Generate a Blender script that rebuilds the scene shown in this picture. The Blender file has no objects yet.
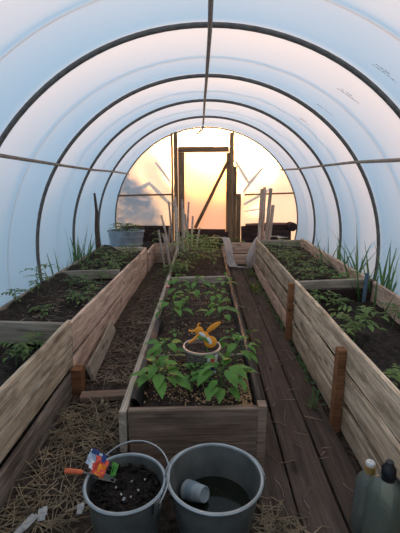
import bpy, math, random
from mathutils import Vector, Matrix, noise
R = random.Random(7)
sc = bpy.context.scene
COL = sc.collection
PI = math.pi

# ------------------------------------------------------------------ tagging
def tag(o, label=None, cat=None, group=None, kind=None):
    if label: o['label'] = label
    if cat: o['category'] = cat
    if group: o['group'] = group
    if kind: o['kind'] = kind
    return o

def empty(name, loc, label=None, cat=None, group=None, kind=None):
    o = bpy.data.objects.new(name, None)
    o.empty_display_size = .05
    o.location = loc
    COL.objects.link(o)
    return tag(o, label, cat, group, kind)

def root_of(o):
    while o.parent: o = o.parent
    return o

# ------------------------------------------------------------------ mesh builder
class MB:
    def __init__(s): s.v = []; s.f = []
    def add(s, vs, fs):
        b = len(s.v)
        s.v += [Vector(v) for v in vs]
        s.f += [tuple(b+i for i in f) for f in fs]
        return s
    def box(s, c, size, M=None):
        c = Vector(c); hx, hy, hz = [d/2 for d in size]
        vs = [Vector((x, y, z)) for x in (-hx, hx) for y in (-hy, hy) for z in (-hz, hz)]
        if M: vs = [M @ v for v in vs]
        return s.add([c+v for v in vs], [(0,1,3,2),(4,6,7,5),(0,4,5,1),(2,3,7,6),(0,2,6,4),(1,5,7,3)])
    def tube(s, pts, r, n=8, cap=True):
        pts = [Vector(p) for p in pts]
        rs = r if isinstance(r, (list, tuple)) else [r]*len(pts)
        m = len(pts); vs = []
        t = (pts[1]-pts[0]).normalized()
        u = t.orthogonal().normalized()
        for i in range(m):
            t = (pts[min(i+1, m-1)]-pts[max(i-1, 0)]).normalized()
            u = (u - t*u.dot(t))
            u = u.normalized() if u.length > 1e-6 else t.orthogonal().normalized()
            w = t.cross(u)
            for k in range(n):
                a = 2*PI*k/n
                vs.append(pts[i]+(u*math.cos(a)+w*math.sin(a))*rs[i])
        fs = [(i*n+k, i*n+(k+1)%n, (i+1)*n+(k+1)%n, (i+1)*n+k) for i in range(m-1) for k in range(n)]
        if cap: fs += [tuple(range(n))[::-1], tuple(range((m-1)*n, m*n))]
        return s.add(vs, fs)
    def lathe(s, prof, n=40, M=None, c=(0,0,0)):
        vs = []; c = Vector(c)
        for r, z in prof:
            for k in range(n):
                a = 2*PI*k/n
                v = Vector((r*math.cos(a), r*math.sin(a), z))
                vs.append(c+(M @ v if M else v))
        m = len(prof)
        fs = [(i*n+k, i*n+(k+1)%n, (i+1)*n+(k+1)%n, (i+1)*n+k) for i in range(m-1) for k in range(n)]
        return s.add(vs, fs)
    def ball(s, c, r, M=None, n=14, jit=0, rnd=None):
        prof = [(max(math.sin(PI*i/(n//2)), 1e-5), -math.cos(PI*i/(n//2))) for i in range(n//2+1)]
        c = Vector(c); vs = []; rr = r if isinstance(r, (tuple, list)) else (r, r, r)
        for a, z in prof:
            for k in range(n):
                t = 2*PI*k/n
                v = Vector((a*math.cos(t)*rr[0], a*math.sin(t)*rr[1], z*rr[2]))
                if jit: v *= 1+jit*(noise.noise(v*40+c*9))
                vs.append(c+(M @ v if M else v))
        m = len(prof)
        fs = [(i*n+k, i*n+(k+1)%n, (i+1)*n+(k+1)%n, (i+1)*n+k) for i in range(m-1) for k in range(n)]
        return s.add(vs, fs)
    def grid(s, nu, nv, fn):
        vs = [fn(i/nu, j/nv) for j in range(nv+1) for i in range(nu+1)]
        fs = [(j*(nu+1)+i, j*(nu+1)+i+1, (j+1)*(nu+1)+i+1, (j+1)*(nu+1)+i) for j in range(nv) for i in range(nu)]
        return s.add(vs, fs)
    def leaf(s, base, az, L, W, pitch=.4, droop=1.2, fold=.35, n=6, tip=1.0, roll=0):
        """a pointed leaf: three points across a curved midrib, the halves folded up"""
        p = Vector(base); h = Vector((math.cos(az), math.sin(az), 0)); side0 = Vector((-math.sin(az), math.cos(az), 0))
        vs = []
        for i in range(n+1):
            t = i/n
            a = pitch-droop*t
            d = h*math.cos(a)+Vector((0, 0, math.sin(a)))
            up = Vector((0, 0, math.cos(a)))-h*math.sin(a)
            w = W/2*(math.sin(PI*min(1, t**.75))**.8 if 0 < t < 1 else .02)
            if t > .6: w *= 1-.35*(t-.6)/.4*tip
            side = side0*math.cos(roll)+up*math.sin(roll)
            upr = up*math.cos(roll)-side0*math.sin(roll)
            vs += [p-side*w*math.cos(fold)+upr*w*math.sin(fold), p.copy(), p+side*w*math.cos(fold)+upr*w*math.sin(fold)]
            p = p+d*(L/n)
        fs = []
        for i in range(n):
            b = i*3
            fs += [(b, b+1, b+4, b+3), (b+1, b+2, b+5, b+4)]
        return s.add(vs, fs)
    def build(s, name, mat, parent=None, origin=None, smooth=True, kind=None, angle=40):
        if parent is not None: org = root_of(parent).location.copy()
        else: org = Vector(origin) if origin is not None else Vector((0, 0, 0))
        me = bpy.data.meshes.new(name)
        me.from_pydata([tuple(v-org) for v in s.v], [], s.f)
        me.update()
        if smooth:
            me.polygons.foreach_set('use_smooth', [True]*len(me.polygons))
            if angle: 
                try: me.set_sharp_from_angle(angle=math.radians(angle))
                except Exception: pass
        o = bpy.data.objects.new(name, me)
        me.materials.append(mat)
        COL.objects.link(o)
        if parent is not None: o.parent = parent
        else: o.location = org
        if kind: o['kind'] = kind
        return o

def plank(name, p0, p1, w0, t, mat, parent=None, up=(0, 0, 1), w1=None, seed=0, rough=.002):
    """sawn board from p0 to p1 (centre line), width along `up`, thickness t; own object with local X along the grain"""
    p0 = Vector(p0); p1 = Vector(p1); w1 = w0 if w1 is None else w1
    ax = (p1-p0); L = ax.length; ax.normalize()
    u = Vector(up); u = (u-ax*u.dot(ax)).normalized(); n = u.cross(ax).normalized()
    seg = max(2, int(L/.12)); bev = min(.004, t*.2)
    vs = []; so = seed*3.17+p0.x*5+p0.z*3
    for i in range(seg+1):
        f = i/seg; x = -L/2+L*f; w = w0+(w1-w0)*f
        a = noise.noise(Vector((x*2.2, so, 1)))*rough*2.2; b = noise.noise(Vector((x*2.2, so, 7)))*rough*2.2
        c = noise.noise(Vector((x*1.2, so, 13)))*rough
        hw = w/2; ht = t/2
        ring = [(-ht+bev, -hw+a), (ht-bev, -hw+a), (ht, -hw+bev+a), (ht, hw-bev+b), (ht-bev, hw+b), (-ht+bev, hw+b), (-ht, hw-bev+b), (-ht, -hw+bev+a)]
        vs += [(x, y+c, z) for y, z in ring]
    fs = [(i*8+k, i*8+(k+1) % 8, (i+1)*8+(k+1) % 8, (i+1)*8+k) for i in range(seg) for k in range(8)]
    fs += [tuple(range(8))[::-1], tuple(range(seg*8, seg*8+8))]
    me = bpy.data.meshes.new(name); me.from_pydata(vs, [], fs); me.update()
    me.materials.append(mat)
    o = bpy.data.objects.new(name, me); COL.objects.link(o)
    M = Matrix((ax, n, u)).transposed().to_4x4(); M.translation = (p0+p1)/2
    if parent is not None:
        o.parent = parent
        M = Matrix.Translation(-root_of(parent).location) @ M
    o.matrix_local = M
    return o

# ------------------------------------------------------------------ materials
def new_mat(name):
    m = bpy.data.materials.new(name); m.use_nodes = True
    nt = m.node_tree; nt.nodes.clear()
    out = nt.nodes.new('ShaderNodeOutputMaterial')
    return m, nt, out

def N(nt, t, **kw):
    n = nt.nodes.new(t)
    for k, v in kw.items():
        if k in n.inputs: n.inputs[k].default_value = v
        else: setattr(n, k, v)
    return n

def ramp(nt, cols, src):
    r = nt.nodes.new('ShaderNodeValToRGB')
    e = r.color_ramp.elements
    while len(e) < len(cols): e.new(.5)
    for i, (p, c) in enumerate(cols):
        e[i].position = p; e[i].color = (*c, 1)
    nt.links.new(src, r.inputs[0])
    return r

def mat_simple(name, col, rough=.7, metal=0, var=.15, scale=20, bump=0, spec=.3, bscale=None):
    m, nt, out = new_mat(name)
    b = N(nt, 'ShaderNodeBsdfPrincipled', Roughness=rough, Metallic=metal)
    b.inputs['Specular IOR Level'].default_value = spec
    tc = N(nt, 'ShaderNodeTexCoord')
    n = N(nt, 'ShaderNodeTexNoise', Scale=scale, Detail=5.0)
    nt.links.new(tc.outputs['Object'], n.inputs['Vector'])
    c0 = tuple(max(0, x*(1-var)) for x in col); c1 = tuple(min(1, x*(1+var)) for x in col)
    r = ramp(nt, [(.3, c0), (.7, c1)], n.outputs['Fac'])
    nt.links.new(r.outputs[0], b.inputs['Base Color'])
    if bump:
        n2 = N(nt, 'ShaderNodeTexNoise', Scale=bscale or scale*3, Detail=4.0)
        nt.links.new(tc.outputs['Object'], n2.inputs['Vector'])
        bp = N(nt, 'ShaderNodeBump', Strength=bump, Distance=.01)
        nt.links.new(n2.outputs['Fac'], bp.inputs['Height']); nt.links.new(bp.outputs[0], b.inputs['Normal'])
    nt.links.new(b.outputs[0], out.inputs[0])
    return m

def mat_wood(name, lo, hi, stain, rough=.85, stain_amt=.5, contrast=.2):
    m, nt, out = new_mat(name); L = nt.links.new
    b = N(nt, 'ShaderNodeBsdfPrincipled', Roughness=rough); b.inputs['Specular IOR Level'].default_value = .2
    tc = N(nt, 'ShaderNodeTexCoord'); oi = N(nt, 'ShaderNodeObjectInfo')
    off = N(nt, 'ShaderNodeVectorMath', operation='MULTIPLY_ADD')
    L(oi.outputs['Random'], off.inputs[0]); off.inputs[1].default_value = (37, 53, 71)
    L(tc.outputs['Object'], off.inputs[2])
    mp = N(nt, 'ShaderNodeMapping'); mp.inputs['Scale'].default_value = (1.1, 17, 17)
    L(off.outputs[0], mp.inputs[0])
    g = N(nt, 'ShaderNodeTexNoise', Scale=2.2, Detail=8.0, Roughness=.62, Distortion=.35); L(mp.outputs[0], g.inputs['Vector'])
    r = ramp(nt, [(.5-contrast, lo), (.5+contrast, hi)], g.outputs['Fac'])
    mpf = N(nt, 'ShaderNodeMapping'); mpf.inputs['Scale'].default_value = (1.8, 75, 75); L(off.outputs[0], mpf.inputs[0])
    gf = N(nt, 'ShaderNodeTexNoise', Scale=2.0, Detail=5.0, Roughness=.7, Distortion=.25); L(mpf.outputs[0], gf.inputs['Vector'])
    rf = ramp(nt, [(.34, (.42,)*3), (.5, (.95,)*3), (.66, (1.12,)*3)], gf.outputs['Fac'])
    mf = N(nt, 'ShaderNodeMix', data_type='RGBA', blend_type='MULTIPLY'); mf.inputs['Factor'].default_value = .85
    L(r.outputs[0], mf.inputs[6]); L(rf.outputs[0], mf.inputs[7])
    mp2 = N(nt, 'ShaderNodeMapping'); mp2.inputs['Scale'].default_value = (1.5, 7, 7); L(off.outputs[0], mp2.inputs[0])
    s = N(nt, 'ShaderNodeTexNoise', Scale=2.0, Detail=9.0, Roughness=.68); L(mp2.outputs[0], s.inputs['Vector'])
    sr = ramp(nt, [(.47, (0, 0, 0)), (.62, (stain_amt,)*3)], s.outputs['Fac'])
    mx = N(nt, 'ShaderNodeMix', data_type='RGBA'); L(sr.outputs[0], mx.inputs['Factor'])
    L(mf.outputs[2], mx.inputs[6]); mx.inputs[7].default_value = (*stain, 1)
    # knots
    mp3 = N(nt, 'ShaderNodeMapping'); mp3.inputs['Scale'].default_value = (2.4, 8, 8); L(off.outputs[0], mp3.inputs[0])
    vo = N(nt, 'ShaderNodeTexVoronoi', Scale=1.2); L(mp3.outputs[0], vo.inputs['Vector'])
    kr = ramp(nt, [(.07, (.8,)*3), (.2, (0, 0, 0))], vo.outputs['Distance'])
    mk = N(nt, 'ShaderNodeMix', data_type='RGBA'); L(kr.outputs[0], mk.inputs['Factor'])
    L(mx.outputs[2], mk.inputs[6]); mk.inputs[7].default_value = (*[c*.35 for c in lo], 1)
    hs = N(nt, 'ShaderNodeHueSaturation'); L(mk.outputs[2], hs.inputs['Color'])
    mr = N(nt, 'ShaderNodeMapRange'); mr.inputs[3].default_value = .78; mr.inputs[4].default_value = 1.22
    L(oi.outputs['Random'], mr.inputs[0]); L(mr.outputs[0], hs.inputs['Value'])
    L(hs.outputs[0], b.inputs['Base Color'])
    bp = N(nt, 'ShaderNodeBump', Strength=.45, Distance=.004); L(g.outputs['Fac'], bp.inputs['Height']); L(bp.outputs[0], b.inputs['Normal'])
    L(b.outputs[0], out.inputs[0])
    return m

def mat_leaf(name, col, tr=.35, var=.3, rough=.5):
    m, nt, out = new_mat(name); L = nt.links.new
    tc = N(nt, 'ShaderNodeTexCoord'); oi = N(nt, 'ShaderNodeObjectInfo')
    n = N(nt, 'ShaderNodeTexNoise', Scale=16.0, Detail=3.0); L(tc.outputs['Object'], n.inputs['Vector'])
    r = ramp(nt, [(.3, tuple(c*(1-var) for c in col)), (.7, tuple(min(1, c*(1+var)) for c in col))], n.outputs['Fac'])
    b = N(nt, 'ShaderNodeBsdfPrincipled', Roughness=rough); b.inputs['Specular IOR Level'].default_value = .35
    t = N(nt, 'ShaderNodeBsdfTranslucent')
    L(r.outputs[0], b.inputs['Base Color'])
    hs = N(nt, 'ShaderNodeHueSaturation', Hue=.48, Value=1.3); L(r.outputs[0], hs.inputs['Color']); L(hs.outputs[0], t.inputs['Color'])
    mx = N(nt, 'ShaderNodeMixShader', Fac=tr); L(b.outputs[0], mx.inputs[1]); L(t.outputs[0], mx.inputs[2])
    L(mx.outputs[0], out.inputs[0])
    return m

def mat_film(name, trans, clear, col=(.93, .95, .97), dcol=(.9, .92, .94), wr=0, sheen=.04, blur=0):
    """milky polythene: scatters light through, partly clear"""
    m, nt, out = new_mat(name); L = nt.links.new
    t = N(nt, 'ShaderNodeBsdfTranslucent', Color=(*col, 1)); d = N(nt, 'ShaderNodeBsdfDiffuse', Color=(*dcol, 1))
    tp = N(nt, 'ShaderNodeBsdfTransparent', Color=(*col, 1)); gl = N(nt, 'ShaderNodeBsdfGlossy', Roughness=.35)
    m1 = N(nt, 'ShaderNodeMixShader', Fac=1-trans); L(t.outputs[0], m1.inputs[1]); L(d.outputs[0], m1.inputs[2])
    m2 = N(nt, 'ShaderNodeMixShader', Fac=clear); L(m1.outputs[0], m2.inputs[1]); L(tp.outputs[0], m2.inputs[2])
    if blur:
        rf = N(nt, 'ShaderNodeBsdfRefraction', Color=(*col, 1), Roughness=.34, IOR=1.45); mb_ = N(nt, 'ShaderNodeMixShader', Fac=blur)
        L(m2.outputs[0], mb_.inputs[1]); L(rf.outputs[0], mb_.inputs[2]); m2 = mb_
    m3 = N(nt, 'ShaderNodeMixShader', Fac=sheen); L(m2.outputs[0], m3.inputs[1]); L(gl.outputs[0], m3.inputs[2])
    if wr:
        tc = N(nt, 'ShaderNodeTexCoord'); mp = N(nt, 'ShaderNodeMapping'); mp.inputs['Scale'].default_value = (1, .5, 1)
        L(tc.outputs['Object'], mp.inputs[0])
        n = N(nt, 'ShaderNodeTexNoise', Scale=2.5, Detail=4.0, Distortion=1.2); L(mp.outputs[0], n.inputs['Vector'])
        bp = N(nt, 'ShaderNodeBump', Strength=wr, Distance=.08); L(n.outputs['Fac'], bp.inputs['Height'])
        for s in (t, d, gl): L(bp.outputs[0], s.inputs['Normal'])
    L(m3.outputs[0], out.inputs[0])
    return m

def mat_soil(name, lo, hi, scale=18, bump=.9):
    m, nt, out = new_mat(name); L = nt.links.new
    b = N(nt, 'ShaderNodeBsdfPrincipled', Roughness=.95); b.inputs['Specular IOR Level'].default_value = .15
    tc = N(nt, 'ShaderNodeTexCoord')
    n = N(nt, 'ShaderNodeTexNoise', Scale=scale, Detail=9.0, Roughness=.7); L(tc.outputs['Object'], n.inputs['Vector'])
    n3 = N(nt, 'ShaderNodeTexNoise', Scale=2.2, Detail=3.0); L(tc.outputs['Object'], n3.inputs['Vector'])
    r = ramp(nt, [(.36, lo), (.68, hi)], n.outputs['Fac'])
    r3 = ramp(nt, [(.3, (.7,)*3), (.7, (1.2,)*3)], n3.outputs['Fac'])
    mx = N(nt, 'ShaderNodeMix', data_type='RGBA', blend_type='MULTIPLY'); mx.inputs['Factor'].default_value = 1
    L(r.outputs[0], mx.inputs[6]); L(r3.outputs[0], mx.inputs[7]); L(mx.outputs[2], b.inputs['Base Color'])
    v = N(nt, 'ShaderNodeTexVoronoi', Scale=scale*3.2); L(tc.outputs['Object'], v.inputs['Vector'])
    ad = N(nt, 'ShaderNodeMath', operation='ADD'); L(n.outputs['Fac'], ad.inputs[0]); L(v.outputs['Distance'], ad.inputs[1])
    bp = N(nt, 'ShaderNodeBump', Strength=bump, Distance=.025); L(ad.outputs[0], bp.inputs['Height']); L(bp.outputs[0], b.inputs['Normal'])
    L(b.outputs[0], out.inputs[0])
    return m

def mat_clear(name, tint, clear=.55, body=(.3, .34, .3)):
    m, nt, out = new_mat(name); L = nt.links.new
    tp = N(nt, 'ShaderNodeBsdfTransparent', Color=(*tint, 1)); d = N(nt, 'ShaderNodeBsdfDiffuse', Color=(*body, 1))
    g = N(nt, 'ShaderNodeBsdfGlossy', Roughness=.18); fr = N(nt, 'ShaderNodeFresnel', IOR=1.4)
    m1 = N(nt, 'ShaderNodeMixShader', Fac=clear); L(d.outputs[0], m1.inputs[1]); L(tp.outputs[0], m1.inputs[2])
    m2 = N(nt, 'ShaderNodeMixShader'); L(fr.outputs[0], m2.inputs[0]); L(m1.outputs[0], m2.inputs[1]); L(g.outputs[0], m2.inputs[2])
    L(m2.outputs[0], out.inputs[0])
    return m

W = {}
W['left'] = mat_wood('wood_grey_brown', (.40, .295, .195), (.84, .67, .48), (.19, .125, .08), stain_amt=.85, contrast=.2)
W['right'] = mat_wood('wood_warm_brown', (.47, .345, .23), (.88, .69, .50), (.23, .155, .095), stain_amt=.75, contrast=.2)
W['far'] = mat_wood('wood_red_brown', (.58, .38, .27), (.93, .68, .53), (.27, .16, .11), stain_amt=.6, contrast=.2)
W['front'] = mat_wood('wood_damp_brown', (.19, .125, .09), (.40, .28, .205), (.10, .06, .045), contrast=.2)
W['damp'] = mat_wood('wood_damp_grey', (.15, .115, .09), (.38, .30, .24), (.09, .065, .05), stain_amt=.8, contrast=.2)
W['stake'] = mat_wood('wood_orange', (.26, .11, .05), (.42, .20, .095), (.12, .05, .03), stain_amt=.35)
W['grey'] = mat_wood('wood_weathered_grey', (.29, .235, .175), (.54, .455, .36), (.15, .115, .085))
W['dark'] = mat_wood('wood_walkway_dark', (.065, .047, .038), (.15, .11, .09), (.042, .031, .026), stain_amt=.5)
W['post'] = mat_wood('wood_door_frame', (.20, .115, .06), (.38, .23, .13), (.10, .06, .04))
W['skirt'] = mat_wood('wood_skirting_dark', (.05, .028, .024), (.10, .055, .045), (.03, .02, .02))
FILM = mat_film('polythene_tunnel', .82, .03, sheen=.015)
FILMB = mat_film('polythene_end', .36, .03, wr=.5, sheen=.015, blur=.085)
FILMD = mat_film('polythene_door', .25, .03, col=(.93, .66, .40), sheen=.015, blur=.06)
FOLD = mat_film('polythene_folded', .7, .25, col=(.62, .68, .74), dcol=(.5, .56, .62), sheen=.02)
SHEET = mat_film('polythene_loose', .35, .10, col=(.8, .76, .73), dcol=(.72, .68, .65), sheen=.05)
PIPE = mat_simple('hoop_pipe', (.15, .13, .115), .55, var=.25, scale=30)
RAIL = mat_wood('wood_rail', (.25, .20, .16), (.42, .35, .29), (.15, .12, .1))
ROPE = mat_simple('rope', (.22, .16, .10), .9)
SOIL = mat_soil('soil_bed', (.022, .0175, .0145), (.085, .066, .054))
SOILR = mat_soil('soil_bed_red', (.032, .022, .0185), (.12, .083, .068))
DIRT = mat_soil('dirt_path', (.036, .027, .021), (.16, .12, .093), scale=22)
COMP = mat_soil('compost', (.012, .009, .008), (.06, .045, .038), scale=40)
STRAW = mat_simple('straw', (.29, .225, .145), .85, var=.6, scale=9)
LITTER = mat_simple('wood_litter', (.30, .215, .16), .9, var=.5, scale=14)
CHIP = mat_simple('sawdust_chips', (.46, .29, .155), .9, var=.3, scale=20)
RIM = mat_simple('zinc_rim_highlight', (.36, .39, .40), .4, metal=.5, var=.25, scale=14)  # bucket rim highlight put into the colour, paler than the body zinc
ZINC = mat_simple('galvanised_zinc', (.145, .15, .138), .45, metal=.4, var=.35, scale=9, bump=.15, bscale=30)
TUBZ = mat_simple('tub_zinc', (.42, .46, .50), .5, metal=.5, var=.2, scale=8)
WIRE = mat_simple('wire', (.38, .40, .40), .4, metal=.8)
LINER = mat_simple('black_liner', (.016, .015, .016), .55, var=.3, spec=.4)
BLACK = mat_simple('black_plastic', (.012, .012, .014), .35, spec=.5)
PEPPER = mat_leaf('pepper_leaf', (.13, .29, .055), .35)
TOMATO = mat_leaf('tomato_leaf', (.125, .19, .05), .3)
PALE = mat_leaf('pale_leaf', (.16, .25, .065), .35)
GRASS = mat_leaf('grass_blade', (.10, .20, .07), .3)
STEM = mat_simple('plant_stem', (.11, .17, .06), .6)
TWIG = mat_simple('dry_stem', (.33, .27, .18), .85)
ORANGE = mat_simple('orange_plastic', (.95, .36, .04), .4, var=.06)
WHITE = mat_simple('white_plastic', (.75, .75, .72), .5, var=.06)
GREENP = mat_simple('green_print', (.10, .30, .06), .5)
PINK = mat_simple('pink_petal', (.75, .30, .25), .6)
RED = mat_simple('red_print', (.75, .10, .07), .45)
REDO = mat_simple('red_orange_handle', (.62, .13, .05), .5)
NAVY = mat_simple('navy_print', (.03, .05, .17), .5)
FOIL = mat_simple('pale_foil', (.52, .60, .70), .35, var=.15, scale=60)
POT = mat_clear('pot_plastic', (.92, .88, .84), .68, (.50, .42, .36))
CUPM = mat_simple('cup_plastic', (.27, .31, .32), .35, var=.2, scale=25)
BOTTLE = mat_clear('bottle_plastic', (.86, .90, .87), .70, (.40, .45, .41))
JUG = mat_clear('jug_plastic', (.82, .86, .78), .66, (.33, .38, .31))
AMBER = mat_simple('amber_collar', (.36, .22, .07), .4)
BLUEP = mat_simple('blue_grey_pipe', (.10, .16, .21), .5)
PAPER = mat_simple('old_paper', (.40, .40, .38), .8, var=.3, scale=60)
PRINT = mat_simple('grey_ink', (.05, .06, .09), .8)
MURK = mat_simple('murky_water', (.008, .010, .006), .08, var=.2, spec=.2)
EARTH = mat_simple('outdoor_grass', (.10, .12, .09), .95, var=.4, scale=2)
SHRUB = mat_leaf('outdoor_shrub', (.03, .05, .03), .2)

# ------------------------------------------------------------------ tunnel geometry
RH, CH, XH = 1.589, .589, .021            # hoop radius, centre height, centre line
HY = [.30, 1.385, 2.475, 3.569, 4.596, 5.71, 6.805]
HYF = [-.78]+HY
A0 = -math.asin((CH+.02)/RH)

def nz(x, y, s=1, k=0): return noise.noise(Vector((x*s, y*s, k)))

# floor
def floor_z(x, y):
    z = .012*nz(x, y, 3)+.008*nz(x, y, 9, 4)
    if x < -.3 and y > 2.16: z += .028*min(1, (y-2.16)/.08)
    if x > .2: z -= .012
    return z-.012
mb = MB(); mb.grid(64, 150, lambda u, v: (-1.5+3*u, -.9+7.8*v, floor_z(-1.5+3*u, -.9+7.8*v)))
tag(mb.build('floor', DIRT), kind='structure')
mb = MB(); mb.grid(2, 2, lambda u, v: (-40+80*u, -30+90*v, -.06))
tag(mb.build('ground', EARTH), kind='structure')

# film over the hoops, pulled in between them
def film_r(y, a):
    for i in range(len(HYF)-1):
        if HYF[i] <= y <= HYF[i+1]:
            t = (y-HYF[i])/(HYF[i+1]-HYF[i]); break
    else: t = 0
    sag = (.042 if i < 5 else .03)*(1-abs(2*t-1)**2)
    top = max(0, math.sin(a))
    wr = .006*noise.noise(Vector((math.cos(a)*3, y*1.1, math.sin(a)*3)))
    far = max(0, min(1, (y-2.6)/2))*top*t*(1-t)*4
    wr += far*(.010*noise.noise(Vector((a*9+y*5, y*1.6-a*3, 3)))+.006*noise.noise(Vector((a*17-y*9, y*3+a*2, 6))))
    return RH+.0175-sag*(.55+.45*top)+wr*(4*t*(1-t))
ys = []
for i in range(len(HYF)-1):
    for k in range(12): ys.append(HYF[i]+(HYF[i+1]-HYF[i])*k/12)
ys.append(HYF[-1]+.03)
NA = 110
def film_pt(u, v):
    y = ys[round(v*(len(ys)-1))]; a = A0+(PI-2*A0)*u
    r = film_r(min(y, HYF[-1]), a)
    return (XH+r*math.cos(a), y, CH+r*math.sin(a))
mb = MB(); mb.grid(NA, len(ys)-1, film_pt)
ceiling = mb.build('ceiling', FILM, angle=0); tag(ceiling, kind='structure')
# faint printed lines on the film (illegible in the photo)
for (y0, a0, y1, a1) in ((2.262, 57.6, 2.238, 51.2), (2.797, 57.4, 2.765, 51.2), (3.33, 57.4, 3.297, 51.6), (3.94, 56.9, 3.90, 52.2)):
    mb = MB()
    for row in range(2):
        k = 0.0
        end = 1.0 if row == 0 else .62
        st = 0 if row == 0 else .12
        k = st
        while k < end:
            w = R.uniform(.018, .034)
            if R.random() < .16: k += .03; continue
            for hgt, part in ((R.uniform(.4, 1), 0), (R.uniform(.3, .9), 1)):
                f = k+part*w*.45
                a = math.radians(a0+(a1-a0)*f); y = y0+(y1-y0)*f-row*.026
                a2 = math.radians(a0+(a1-a0)*(f+w*.3))
                vs = []
                for aa, yy in ((a, y), (a2, y), (a2, y-.016*hgt), (a, y-.016*hgt)):
                    r = film_r(yy, aa)-.003
                    vs.append((XH+r*math.cos(aa), yy, CH+r*math.sin(aa)))
                mb.add(vs, [(0, 1, 2, 3)])
            k += w
    mb.build('printed_mark', PRINT, ceiling, smooth=False)

# film wall behind the viewer, lower half closing the tunnel
def in_disc(x, pad=.02):
    d = (RH+pad)**2-(x-XH)**2
    return CH+math.sqrt(max(0, d))
def disc_wall(mb, y, x0, x1, zlo, nx, nzz, zhi=None, wob=0):
    def fn(u, v):
        x = x0+(x1-x0)*u; t = in_disc(x)
        if zhi: t = min(t, zhi)
        lo = max(zlo, CH-math.sqrt(max(0, (RH+.02)**2-(x-XH)**2)))
        z = lo+(max(t, lo)-lo)*v
        return (x, y+wob*noise.noise(Vector((x*2.1+z*1.5, z*2.4-x, 5)))*(4*u*(1-u))**.5*(4*v*(1-v))**.5, z)
    mb.grid(nx, nzz, fn)
mb = MB(); disc_wall(mb, -.80, XH-RH-.018, XH+RH+.018, -.02, 40, 12)
tag(mb.build('wall_front', FILM, angle=0), kind='structure')

YE = 6.87
mb = MB()
disc_wall(mb, YE, XH-RH-.018, -.50, .0, 30, 40, wob=.035)
disc_wall(mb, YE, -.50, .46, 1.86, 16, 8, wob=.01)
disc_wall(mb, YE, .46, XH+RH+.018, .0, 30, 40, wob=.035)
wall = mb.build('wall_back', FILMB, angle=0); tag(wall, kind='structure')
for nme, p0, p1, w, t, m, up in (
    ('post', (-.555, 6.80, .0), (-.572, 6.80, 2.08), .035, .05, W['post'], (1, 0, 0)),
    ('post', (-.495, 6.80, .0), (-.512, 6.80, 2.10), .065, .05, W['post'], (1, 0, 0)),
    ('post', (.462, 6.80, .0), (.432, 6.80, 2.10), .07, .05, W['post'], (1, 0, 0)),
    ('post', (.518, 6.795, .0), (.500, 6.795, 1.56), .055, .05, W['post'], (1, 0, 0)),
    ('post', (.588, 6.79, .0), (.575, 6.79, 1.10), .075, .05, W['post'], (1, 0, 0)),
    ('lintel', (-.465, 6.80, 1.82), (.385, 6.80, 1.835), .085, .05, W['post'], (0, 0, 1)),
    ('rail', (-1.53, 6.80, 1.045), (-.575, 6.80, 1.075), .03, .025, W['post'], (0, 0, 1)),
    ('rail', (.67, 6.80, 1.085), (1.53, 6.80, 1.12), .03, .025, W['post'], (0, 0, 1)),
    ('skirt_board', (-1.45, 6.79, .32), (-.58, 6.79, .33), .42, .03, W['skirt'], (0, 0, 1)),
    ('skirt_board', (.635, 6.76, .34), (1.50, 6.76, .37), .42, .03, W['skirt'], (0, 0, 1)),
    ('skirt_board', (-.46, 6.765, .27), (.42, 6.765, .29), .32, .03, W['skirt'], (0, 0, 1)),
):
    plank(nme, p0, p1, w, t, m, wall, up)
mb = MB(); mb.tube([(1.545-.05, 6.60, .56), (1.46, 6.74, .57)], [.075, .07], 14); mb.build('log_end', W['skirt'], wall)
mb = MB(); mb.tube([(.7, 6.735, .575), (1.1, 6.735, .595), (1.42, 6.735, .60)], [.022, .026, .022], 8); mb.build('film_roll', mat_simple('dusty_film_roll', (.30, .16, .12), .7), wall)
# loose folds and taped patches on the outside of the end film
for pts, w in (([(-.86, 1.62), (-.72, 1.44), (-.60, 1.27)], .05), ([(-1.20, 1.16), (-1.05, 1.22), (-.95, 1.28)], .07),
               ([(-.95, 1.25), (-.80, 1.10), (-.60, .90)], .07), ([(.50, 1.66), (.62, 1.48), (.745, 1.29)], .065),
               ([(.66, 1.12), (.80, 1.33), (.98, 1.54)], .06), ([(.68, .92), (.92, 1.06), (1.14, 1.20)], .05),
               ([(-1.40, 1.0), (-1.15, .93), (-.95, .92)], .09), ([(.70, .80), (.95, .84), (1.2, .83)], .03)):
    mb = MB(); P = [Vector((x, YE+.045, z)) for x, z in pts]
    vs = []
    for i, p in enumerate(P):
        d = (P[min(i+1, 2)]-P[max(i-1, 0)]).normalized(); s = Vector((-d.z, 0, d.x))*w/2*(1 if i == 1 else .7)
        vs += [p-s, p+s, p+s+Vector((0, .012, 0)), p-s+Vector((0, .012, 0))]
    fs = [(i*4+k, i*4+(k+1) % 4, i*4+4+(k+1) % 4, i*4+4+k) for i in range(2) for k in range(4)]+[(3, 2, 1, 0), (8, 9, 10, 11)]
    mb.add(vs, fs); mb.build('film_fold', FOLD, wall, smooth=False)

# door
door = empty('door_1', (0, 6.82, .25)); tag(door, kind='structure')
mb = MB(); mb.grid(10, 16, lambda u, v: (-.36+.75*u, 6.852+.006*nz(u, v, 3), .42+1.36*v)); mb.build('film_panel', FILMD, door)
for nme, p0, p1, w in (('stile', (-.405, 6.82, .42), (-.415, 6.82, 1.775), .10), ('stile', (.400, 6.82, .42), (.380, 6.82, 1.775), .06)):
    plank(nme, p0, p1, w, .03, W['post'], door, (1, 0, 0))
plank('brace', (-.17, 6.80, .50), (.375, 6.80, 1.63), .055, .02, W['post'], door, (1, 0, -.5))
plank('bottom_rail', (-.345, 6.82, .455), (.36, 6.82, .455), .06, .03, W['skirt'], door)

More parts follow.
